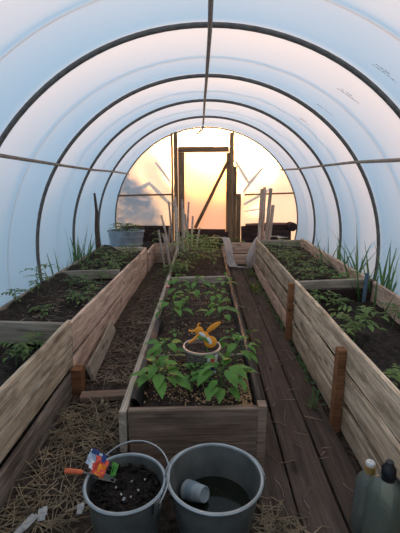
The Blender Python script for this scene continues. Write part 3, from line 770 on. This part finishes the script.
# ------------------------------------------------------------------ white sheets of old film
def ribbon(pts, w, n=40, m=10, amp=.02, seed=0):
    P = [Vector(p) for p in pts]; mb = MB()
    def at(t):
        f = t*(len(P)-1); i = min(len(P)-2, int(f)); k = f-i
        p0 = P[max(0, i-1)]; p1 = P[i]; p2 = P[i+1]; p3 = P[min(len(P)-1, i+2)]
        return .5*((2*p1)+(p2-p0)*k+(2*p0-5*p1+4*p2-p3)*k*k+(3*p1-p0-3*p2+p3)*k**3)
    def fn(u, v):
        p = at(v); ww = w[0]+(w[1]-w[0])*v if isinstance(w, tuple) else w
        return p+Vector((ww*(u-.5), ww*.25*(u-.5), amp*(noise.noise(Vector((u*4, v*7, seed)))+.6*noise.noise(Vector((u*9, v*3, seed+4))))))+Vector((0, amp*noise.noise(Vector((u*6, v*5, seed+9))), 0))
    mb.grid(m, n, fn); return mb
mb = ribbon([(.10, 6.0, .44), (.25, 5.98, .46), (.325, 5.95, .44), (.37, 5.9, .30), (.40, 5.85, .12), (.45, 5.75, .05), (.60, 5.7, .05)], (.10, .13), amp=.025, seed=3)
tag(mb.build('white_sheet', SHEET, origin=(.33, 5.95, .4)), 'strip of whitish film draped over the far right corner of the middle bed', 'film')
mb = MB()
def bag(u, v):
    a = u*2*PI; zz = v
    rr = .115*(math.sin(PI*(.08+.9*zz)))**.6*(1+.25*noise.noise(Vector((math.cos(a)*1.6, math.sin(a)*1.6, zz*3)))+.12*noise.noise(Vector((math.cos(a)*5, math.sin(a)*5, zz*2))))
    return (.70+.19*zz**1.5+rr*math.cos(a)*.8, 5.82+rr*math.sin(a)*.55, .02+zz*.56)
mb.grid(40, 24, bag)
tag(mb.build('white_sheet', SHEET, origin=(.70, 5.82, .02)), 'crumpled whitish film bundled at the far corner of the right bed below the stakes', 'film')
mb = ribbon([(.92, 5.73, .52), (1.05, 5.74, .515), (1.2, 5.76, .50)], .10, n=20, amp=.02, seed=8)
tag(mb.build('white_sheet', SHEET, origin=(1.05, 5.74, .5)), 'small whitish film scrap on the far end board of the right bed', 'film')

# ------------------------------------------------------------------ zinc tub
tub = empty('zinc_tub', (-1.195, 5.86, .272), 'oval grey zinc tub with seedlings in the far left corner', 'tub')
S = Matrix.Diagonal((1, .62, 1))
mb = MB(); mb.lathe([(.235, .0), (.27, .25), (.278, .262), (.283, .27), (.278, .278), (.268, .272), (.25, .2), (.232, .17)], 48, S, (-1.195, 5.86, .29)); mb.build('body', TUBZ, tub)
mb = MB()
for z in (.08, .19): mb.lathe([(.243+z*.12, z-.006), (.249+z*.12, z), (.243+z*.12, z+.006)], 48, S, (-1.195, 5.86, .29))
mb.build('ridge_band', TUBZ, tub)
mb = MB(); mb.lathe([(.0005, .003), (.225, .0), ], 40, S, (-1.195, 5.86, .465))
tag(mb.build('tub_soil', SOIL, origin=(-1.195, 5.86, .465)), 'soil inside the zinc tub', 'soil', kind='stuff')
for k, (dx, lab) in enumerate(((-.13, 'thin seedling at the left in the zinc tub'), (-.02, 'thin seedling at the middle of the zinc tub'), (.10, 'thin seedling at the right in the zinc tub'))):
    tomato((-1.195+dx, 5.84, .47), .20, 8, .16, lab, 600+k, TOMATO, 'seedlings in the zinc tub', 'tub_seedling', .5)

# ------------------------------------------------------------------ buckets
def bucket(c, rt, rb_, h, label, bail, ears):
    o = empty('bucket', c, label, 'bucket', 'galvanised buckets before the middle bed'); c = Vector(c)
    prof = [(rb_, 0), (rb_+.002, .012), (rb_+(rt-rb_)*.5, h*.5), (rt-.006, h-.02), (rt-.004, h-.008), (rt+.002, h-.006), (rt+.004, h-.001), (rt+.001, h+.003), (rt-.005, h+.001), (rt-.009, h-.012)]
    k = 5
    for i in range(1, 9):
        f = 1-i/9; r = rb_+(rt-rb_)*f-.008
        prof.append((r-(.0035 if i in (2, 4) else 0), h*f))
    prof += [(rb_-.006, .008), (.0005, .006)]
    mb = MB(); mb.lathe([(.0005, 0)]+prof, 64, None, c); bd = mb.build('body', ZINC, o)
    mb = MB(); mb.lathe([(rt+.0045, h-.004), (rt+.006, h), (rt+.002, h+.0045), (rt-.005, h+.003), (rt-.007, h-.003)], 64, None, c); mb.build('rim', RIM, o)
    for a in ears:
        d = Vector((math.cos(a), math.sin(a), 0)); s = Vector((-d.y, d.x, 0)); p = c+d*(rt+.001)+Vector((0, 0, h-.03))
        mb = MB(); M = Matrix((d, s, Vector((0, 0, 1)))).transposed()
        mb.box(p+d*.003, (.006, .035, .05), M)
        pts = [p+d*.008+s*.012*math.cos(t)+Vector((0, 0, .012+.014*math.sin(t))) for t in [i*2*PI/12 for i in range(13)]]
        mb.tube(pts, .0035, 6, cap=False)
        mb.build('ear', ZINC, bd)
    mb = MB(); mb.tube(bail, .003, 8); mb.build('bail', WIRE, o)
    return o
B1 = Vector((-.270, 1.178, 0)); B2 = Vector((.047, 1.205, 0))
def arc_bail(c, rt, h, e0, tilt, rise, n=30):
    """wire handle: half loop between opposite ears, tilted back from upright"""
    d = Vector((math.cos(e0), math.sin(e0), 0)); s = Vector((-d.y, d.x, 0)); pts = []
    for i in range(n+1):
        t = PI*i/n; rr = rt+.012
        k = math.sin(t)**.85
        pts.append(c+Vector((0, 0, h-.015))+d*rr*math.cos(t)+(s*math.sin(tilt)+Vector((0, 0, math.cos(tilt))))*k*rise)
    return pts
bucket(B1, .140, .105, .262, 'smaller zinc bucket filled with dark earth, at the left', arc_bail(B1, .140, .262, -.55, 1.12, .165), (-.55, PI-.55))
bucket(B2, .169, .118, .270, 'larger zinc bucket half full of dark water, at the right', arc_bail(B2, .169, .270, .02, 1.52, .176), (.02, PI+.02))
# compost in the left bucket
mb = MB()
def comp(u, v):
    r = .124*v; a = 2*PI*u; x = r*math.cos(a); y = r*math.sin(a)
    return B1+Vector((x, y, .222+.022*(1-v*v)+(.012*nz(x, y, 28)+.009*nz(x, y, 60, 3))*(1 if v < .99 else 0)))
mb.grid(60, 22, comp)
for _ in range(130):
    a = R.uniform(0, 6.28); r = .115*math.sqrt(R.random())
    mb.ball(B1+Vector((r*math.cos(a), r*math.sin(a), .232+R.uniform(0, .014))), (R.uniform(.004, .014), R.uniform(.004, .012), R.uniform(.004, .008)), None, 8, .5)
tag(mb.build('compost', COMP, origin=B1+Vector((0, 0, .22))), 'dark crumbly earth filling the left bucket', 'earth', kind='stuff')
mb = MB()
for x, y, s in ((-.262, 1.11, .010), (-.275, 1.13, .007), (-.30, 1.16, .006), (-.22, 1.15, .006), (-.25, 1.19, .005), (-.205, 1.2, .005), (-.24, 1.12, .006)):
    mb.ball((x, y, .252), (s, s*.6, s*.4), Matrix.Rotation(R.uniform(0, 3), 3, 'Z'), 8, .5)
tag(mb.build('eggshell_bits', mat_simple('eggshell', (.26, .26, .24), .8, var=.4, scale=90), smooth=True), 'pale shell bits on the earth in the left bucket', 'shells', kind='stuff')
# water in the right bucket, cup floating in it
mb = MB(); mb.grid(48, 8, lambda u, v: B2+Vector((.139*v*math.cos(2*PI*u), .139*v*math.sin(2*PI*u), .150)))
tag(mb.build('bucket_water', MURK, origin=B2+Vector((0, 0, .15))), 'dark murky water standing in the right bucket', 'water', kind='stuff')
cup = empty('plastic_cup', (-.02, 1.225, .165), 'small pale plastic cup floating on its side in the water bucket', 'cup')
ax = Vector((.72, -.56, .30)).normalized(); u = ax.orthogonal().normalized(); M = Matrix((u, ax.cross(u), ax)).transposed()
mb = MB(); mb.lathe([(.0355, -.045), (.0372, -.043), (.0372, -.037), (.0350, -.033), (.0285, .042), (.0265, .045), (.024, .045), (.022, .040), (.0005, .040)], 36, M, (-.022, 1.232, .172))
mb.lathe([(.0335, -.044), (.0335, -.033), (.027, .036), (.0005, .037)], 36, M, (-.022, 1.232, .172)); mb.build('body', CUPM, cup)
mb = MB(); mb.lathe([(.0355, -.024), (.0362, -.020), (.0335, .004), (.0327, .004)], 36, M, (-.022, 1.232, .172)); mb.build('band', mat_simple('cup_band', (.20, .26, .31), .4), cup)

# seed packet on the rim of the left bucket, trowel stuck in the earth
pk = empty('seed_packet', (-.372, 1.215, .262), 'crumpled colourful seed packet with an orange picture on the rim of the left bucket', 'packet')
def patch(pts, mat, name, lift=.0, amp=.013, th=.003):
    pv = Vector((-.362, 1.205, .272)); a, b, c, d = [pv+(Vector(p)-pv)*.76 for p in pts]; mb = MB()
    n = (b-a).cross(d-a).normalized()
    if n.z < 0: n = -n
    def fn(u, v):
        p = (a*(1-u)+b*u)*(1-v)+(d*(1-u)+c*u)*v
        return p+n*(lift+amp*(noise.noise(Vector((u*3, v*3, lift*300)))+.6*noise.noise(Vector((u*8, v*8, lift*200)))))
    mb.grid(14, 14, fn); mb.grid(14, 14, lambda u, v: fn(u, v)-n*th)
    return mb.build(name, mat, pk)
patch([(-.450, 1.245, .290), (-.372, 1.215, .270), (-.358, 1.270, .318), (-.432, 1.295, .330)], FOIL, 'foil')
patch([(-.412, 1.205, .270), (-.345, 1.175, .262), (-.325, 1.235, .305), (-.392, 1.262, .318)], RED, 'picture', .008)
patch([(-.385, 1.192, .268), (-.352, 1.178, .262), (-.335, 1.215, .295), (-.368, 1.228, .298)], ORANGE, 'picture', .015)
patch([(-.366, 1.236, .305), (-.345, 1.226, .300), (-.338, 1.250, .322), (-.358, 1.262, .328)], NAVY, 'printed_label', .016, .002)
patch([(-.425, 1.275, .322), (-.385, 1.262, .315), (-.382, 1.278, .330), (-.420, 1.290, .338)], NAVY, 'printed_label', .008, .002)
patch([(-.320, 1.190, .262), (-.296, 1.196, .256), (-.288, 1.238, .290), (-.318, 1.245, .302)], GREENP, 'picture', .008)
patch([(-.425, 1.222, .284), (-.405, 1.214, .276), (-.400, 1.240, .300), (-.418, 1.248, .308)], WHITE, 'printed_label', .010, .002)
tr = empty('trowel', (-.44, 1.205, .27), 'hand trowel with red orange handle pointing left over the bucket rim', 'trowel')
mb = MB(); mb.tube([(-.487, 1.185, .292), (-.480, 1.186, .292), (-.462, 1.189, .289), (-.432, 1.192, .283), (-.425, 1.194, .281)], [.006, .0095, .009, .0085, .005], 10); mb.build('handle', REDO, tr)
mb = MB(); mb.tube([(-.425, 1.194, .281), (-.395, 1.196, .273), (-.37, 1.199, .262)], .0035, 6); mb.grid(4, 6, lambda u, v: (-.385+.08*v, 1.178+.04*u*(1-.6*v*v)+.01*v, .266-.028*v+.012*abs(u-.5))); mb.build('blade', ZINC, tr)

# dry weed stalks standing on the left path
mb = MB()
mb.tube([(-.52, 1.93, .0), (-.535, 1.92, .07), (-.545, 1.90, .13)], [.003, .003, .002], 5)
mb.tube([(-.50, 1.72, .0), (-.49, 1.70, .12), (-.46, 1.68, .21), (-.40, 1.66, .235)], [.003, .0026, .002, .0012], 5)
mb.tube([(-.50, 1.72, .02), (-.51, 1.72, .10), (-.555, 1.80, .17), (-.62, 1.90, .15)], [.0026, .0024, .002, .0012], 5)
mb.tube([(-.49, 1.715, .05), (-.44, 1.60, .15), (-.40, 1.50, .22), (-.37, 1.42, .27)], [.0024, .002, .002, .001], 5)
mb.tube([(-.49, 1.70, .05), (-.45, 1.78, .10), (-.40, 1.86, .12)], [.0024, .002, .001], 5)
for p in ((-.545, 1.90, .13), (-.53, 1.915, .10), (-.548, 1.905, .115), (-.525, 1.92, .085)): mb.ball(p, .010, None, 8, .5)
tag(mb.build('dry_weed', TWIG, origin=(-.5, 1.72, 0)), 'dry bent weed stalk rising from the straw before the orange stake', 'weed')
for p, sz, rz, lab in (((-.655, 1.20, .045), (.03, .085, .002), -.5, 'longest white paper scrap in the straw at the lower left'), ((-.612, 1.245, .047), (.028, .05, .002), .3, 'second white paper scrap in the straw beside the long one'), ((-.475, 1.275, .045), (.022, .04, .002), .2, 'small white paper scrap in the straw beside the left bucket')):
    mb = MB(); M = Matrix.Rotation(rz, 3, 'Z') @ Matrix.Rotation(.2, 3, 'X')
    for k in range(2): mb.box(Vector(p)+M @ Vector((k*sz[0]*.4, k*sz[1]*.2, k*.003)), (sz[0]*(1-.4*k), sz[1]*(1-.3*k), sz[2]), M)
    tag(mb.build('paper_scrap', PAPER, origin=p, smooth=False), lab, 'paper', 'paper scraps in the straw')

# ------------------------------------------------------------------ pot with ornament
pc = Vector((-.008, 1.925, .283))
pot = empty('plant_pot', pc, 'clear plastic pot of soil holding the orange ornament in the middle bed', 'pot')
mb = MB(); mb.lathe([(.0005, 0), (.075, 0), (.078, .004), (.093, .155), (.098, .157), (.100, .162), (.098, .167), (.092, .166), (.089, .155), (.074, .010), (.0005, .008)], 48, None, pc); mb.build('body', POT, pot)
mb = MB(); mb.lathe([(.0935, .152), (.0995, .155), (.102, .161), (.0995, .168), (.0925, .167)], 48, None, pc); mb.build('rim', mat_simple('pot_rim', (.48, .40, .33), .4, var=.1), pot)
def curved(mat, name, a0, a1, z0, z1, off, par=None):
    mb = MB(); f = lambda z: .078+.015*z/.155+off
    mb.grid(10, 4, lambda u, v: pc+Vector((f(z0+(z1-z0)*v)*math.cos(a0+(a1-a0)*u), f(z0+(z1-z0)*v)*math.sin(a0+(a1-a0)*u), z0+(z1-z0)*v))); return mb.build(name, mat, par or pot)
lbl = curved(WHITE, 'label', -1.25, -.45, .03, .145, .002)
curved(NAVY, 'label_print', -1.0, -.5, .05, .085, .0035, lbl)
curved(RED, 'label_print', -1.05, -.75, .105, .138, .0035, lbl)
mb = MB(); mb.grid(40, 10, lambda u, v: pc+Vector((.0905*v*math.cos(2*PI*u), .0905*v*math.sin(2*PI*u), .142+.006*nz(v*math.cos(6.283*u), v*math.sin(6.283*u), 5))))
mb.lathe([(.0005, .010), (.0735, .012), (.0875, .130), (.0885, .141)], 40, None, pc)
tag(mb.build('pot_soil', SOILR, origin=pc+Vector((0, 0, .142))), 'soil inside the clear plastic pot', 'soil', kind='stuff')
be = empty('garden_ornament', (.0, 1.90, .43), 'orange plastic insect ornament with wings on a stick in the pot', 'ornament')
def ell(mb, x, z, rx, rz, ang=0, y=1.90, ry=.008):
    mb.ball((x, y, z), (rx, ry, rz), Matrix.Rotation(-ang, 3, 'Y'), 18)
mb = MB(); ell(mb, .036, .482, .034, .034); ell(mb, .005, .515, .034, .022, -.7); ell(mb, -.024, .545, .023, .022)
mb.tube([(-.03, 1.9, .56), (-.028, 1.9, .58), (-.018, 1.9, .585)], .004, 6); mb.tube([(-.04, 1.9, .545), (-.062, 1.9, .540), (-.078, 1.9, .545)], [.006, .005, .006], 6)
mb.tube([(-.02, 1.9, .53), (-.05, 1.9, .495), (-.078, 1.9, .475)], [.006, .007, .005], 6)
ob = mb.build('body', ORANGE, be)
mb = MB(); ell(mb, .052, .566, .045, .014, .62, 1.905, .005); ell(mb, .040, .552, .036, .010, .75, 1.908, .004); mb.build('wing', ORANGE, be)
mb = MB(); ell(mb, -.006, .524, .022, .010, -.6, 1.893, .005); ell(mb, .030, .492, .010, .024, .5, 1.893, .005); mb.build('stripe', WHITE, ob)
mb = MB(); ell(mb, -.016, .506, .016, .009, -.6, 1.892, .005); ell(mb, .014, .495, .007, .022, .75, 1.892, .005); mb.build('stripe', GREENP, ob)
mb = MB(); mb.tube([(.02, 1.905, .40), (.02, 1.905, .47)], .004, 6); mb.build('stick', GREENP, be)

# ------------------------------------------------------------------ bottles at the lower right
bt = empty('plastic_bottle', (.622, 1.255, .0), 'clear plastic bottle with amber collar and white cap, behind the black capped one', 'bottle')
c = Vector((.622, 1.255, -.030))
mb = MB(); mb.lathe([(.0005, 0), (.040, 0), (.046, .008), (.047, .10), (.0465, .20), (.044, .235), (.036, .262), (.022, .280), (.015, .290), (.015, .302), (.0005, .302)], 40, None, c); mb.build('body', BOTTLE, bt)
mb = MB(); mb.lathe([(.016, .278), (.0185, .280), (.0185, .312), (.016, .314)], 28, None, c); col_ = mb.build('collar', AMBER, bt)
mb = MB(); mb.lathe([(.0165, .313), (.0165, .324), (.013, .328), (.0005, .328)], 28, None, c); mb.lathe([(.004, .328), (.004, .331), (.0005, .331)], 12, None, c); mb.build('cap', WHITE, col_)
jg = empty('spray_bottle', (.630, 1.135, .0), 'large clear bottle with black cap and black hose, lower right corner', 'bottle')
c = Vector((.628, 1.138, .050))
mb = MB(); mb.lathe([(.0005, -.046), (.054, -.046), (.060, -.038), (.062, .05), (.062, .18), (.060, .215), (.055, .245), (.038, .268), (.020, .280), (.0005, .281)], 48, None, c); mb.build('body', JUG, jg)
mb = MB(); mb.lathe([(.023, .275), (.024, .280), (.024, .288), (.021, .289), (.021, .296), (.024, .297), (.023, .318), (.016, .326), (.012, .342), (.0005, .344)], 28, None, c); jc = mb.build('cap', BLACK, jg)
mb = MB(); mb.tube([c+Vector(v) for v in ((.018, -.012, .292), (.030, -.032, .283), (.048, -.042, .280), (.062, -.034, .288), (.066, -.02, .295))], .005, 8); mb.build('hose', BLACK, jc)

# ------------------------------------------------------------------ outside
sh = MB(); r = random.Random(5)
for _ in range(2600):
    a = r.uniform(0, 6.28); q = r.random()**.5; z = r.random()
    x = -1.32+q*.72*math.cos(a)*(1-.5*z*z); y = 7.45+q*.35*math.sin(a)
    sh.leaf((x, y, .05+z*(1.12+.75*max(0, -1.0-x))), r.uniform(0, 6.28), .11, .07, r.uniform(-.5, .8), .8, .2, n=2)
shr = empty('shrub', (-1.42, 7.45, 0), 'dark shrub outside, dim through the lower left of the end film', 'shrub')
sh.build('foliage', SHRUB, shr)
mb = MB(); mb.tube([(-1.42, 7.45, -.06), (-1.42, 7.45, .8)], [.03, .015], 8); mb.build('stem', TWIG, shr)

# ------------------------------------------------------------------ light: evening sky with the low sun's glow beyond the door
w = bpy.data.worlds.new('World'); sc.world = w; w.use_nodes = True
nt = w.node_tree; nt.nodes.clear(); L = nt.links.new
out = N(nt, 'ShaderNodeOutputWorld'); bg = N(nt, 'ShaderNodeBackground', Strength=1.0)
tc = N(nt, 'ShaderNodeTexCoord'); sep = N(nt, 'ShaderNodeSeparateXYZ'); L(tc.outputs['Generated'], sep.inputs[0])
gr = ramp(nt, [(.0, (.17, .55, .97)), (.3, (.34, .65, .98)), (1, (.60, .75, .84))], sep.outputs['Z'])
sunv = Vector((.03, 1, .11)).normalized()
dp = N(nt, 'ShaderNodeVectorMath', operation='DOT_PRODUCT'); L(tc.outputs['Generated'], dp.inputs[0]); dp.inputs[1].default_value = sunv
mx0 = N(nt, 'ShaderNodeMath', operation='MAXIMUM'); L(dp.outputs['Value'], mx0.inputs[0]); mx0.inputs[1].default_value = 0
acc = gr.outputs[0]
sky_gain = N(nt, 'ShaderNodeVectorMath', operation='SCALE'); L(acc, sky_gain.inputs[0]); mr = N(nt, 'ShaderNodeMapRange'); L(sep.outputs['Y'], mr.inputs[0]); mr.inputs[1].default_value = -1; mr.inputs[3].default_value = .8; mr.inputs[4].default_value = 1.25; L(mr.outputs[0], sky_gain.inputs['Scale'])
pk5 = N(nt, 'ShaderNodeMath', operation='POWER'); L(mx0.outputs[0], pk5.inputs[0]); pk5.inputs[1].default_value = 6
mxs = N(nt, 'ShaderNodeMix', data_type='RGBA'); L(pk5.outputs[0], mxs.inputs['Factor']); L(sky_gain.outputs[0], mxs.inputs[6]); mxs.inputs[7].default_value = (.62, .33, .20, 1)
acc = mxs.outputs[2]
for pw, col, k in ((6, (1.0, .42, .26), .25), (40, (1.0, .50, .18), .3), (300, (1.0, .72, .36), 2.0)):
    p = N(nt, 'ShaderNodeMath', operation='POWER'); L(mx0.outputs[0], p.inputs[0]); p.inputs[1].default_value = pw
    s = N(nt, 'ShaderNodeVectorMath', operation='SCALE'); s.inputs[0].default_value = [c*k for c in col]; L(p.outputs[0], s.inputs['Scale'])
    a = N(nt, 'ShaderNodeVectorMath', operation='ADD'); L(acc, a.inputs[0]); L(s.outputs[0], a.inputs[1]); acc = a.outputs[0]
L(acc, bg.inputs['Color']); L(bg.outputs[0], out.inputs[0])
sl = bpy.data.lights.new('Sun', 'SUN'); sl.energy = 10.5; sl.color = (1, .47, .15); sl.angle = math.radians(12)
so = bpy.data.objects.new('Sun', sl); COL.objects.link(so)
so.rotation_euler = (-sunv).to_track_quat('-Z', 'Y').to_euler()

# ------------------------------------------------------------------ camera
cam = bpy.data.cameras.new('Camera'); co = bpy.data.objects.new('Camera', cam); COL.objects.link(co)
cam.sensor_width = 36; cam.sensor_height = 36; cam.sensor_fit = 'AUTO'; cam.lens = 388.83/533*36; cam.clip_start = .02
co.matrix_world = Matrix.Translation((0, 0, 1.3)) @ Matrix.Rotation(.0116, 4, 'Z') @ Matrix.Rotation(PI/2-.2153, 4, 'X') @ Matrix.Rotation(.0097, 4, 'Z')
sc.camera = co
vs = sc.view_settings; sc.display_settings.display_device = 'sRGB'
vs.view_transform = 'Standard'; vs.look = 'None'; vs.exposure = 0; vs.gamma = 1; vs.use_curve_mapping = False
cy = sc.cycles
cy.use_denoising = True; cy.max_bounces = 10; cy.diffuse_bounces = 5; cy.glossy_bounces = 3; cy.transmission_bounces = 6; cy.transparent_max_bounces = 24
cy.sample_clamp_indirect = 6
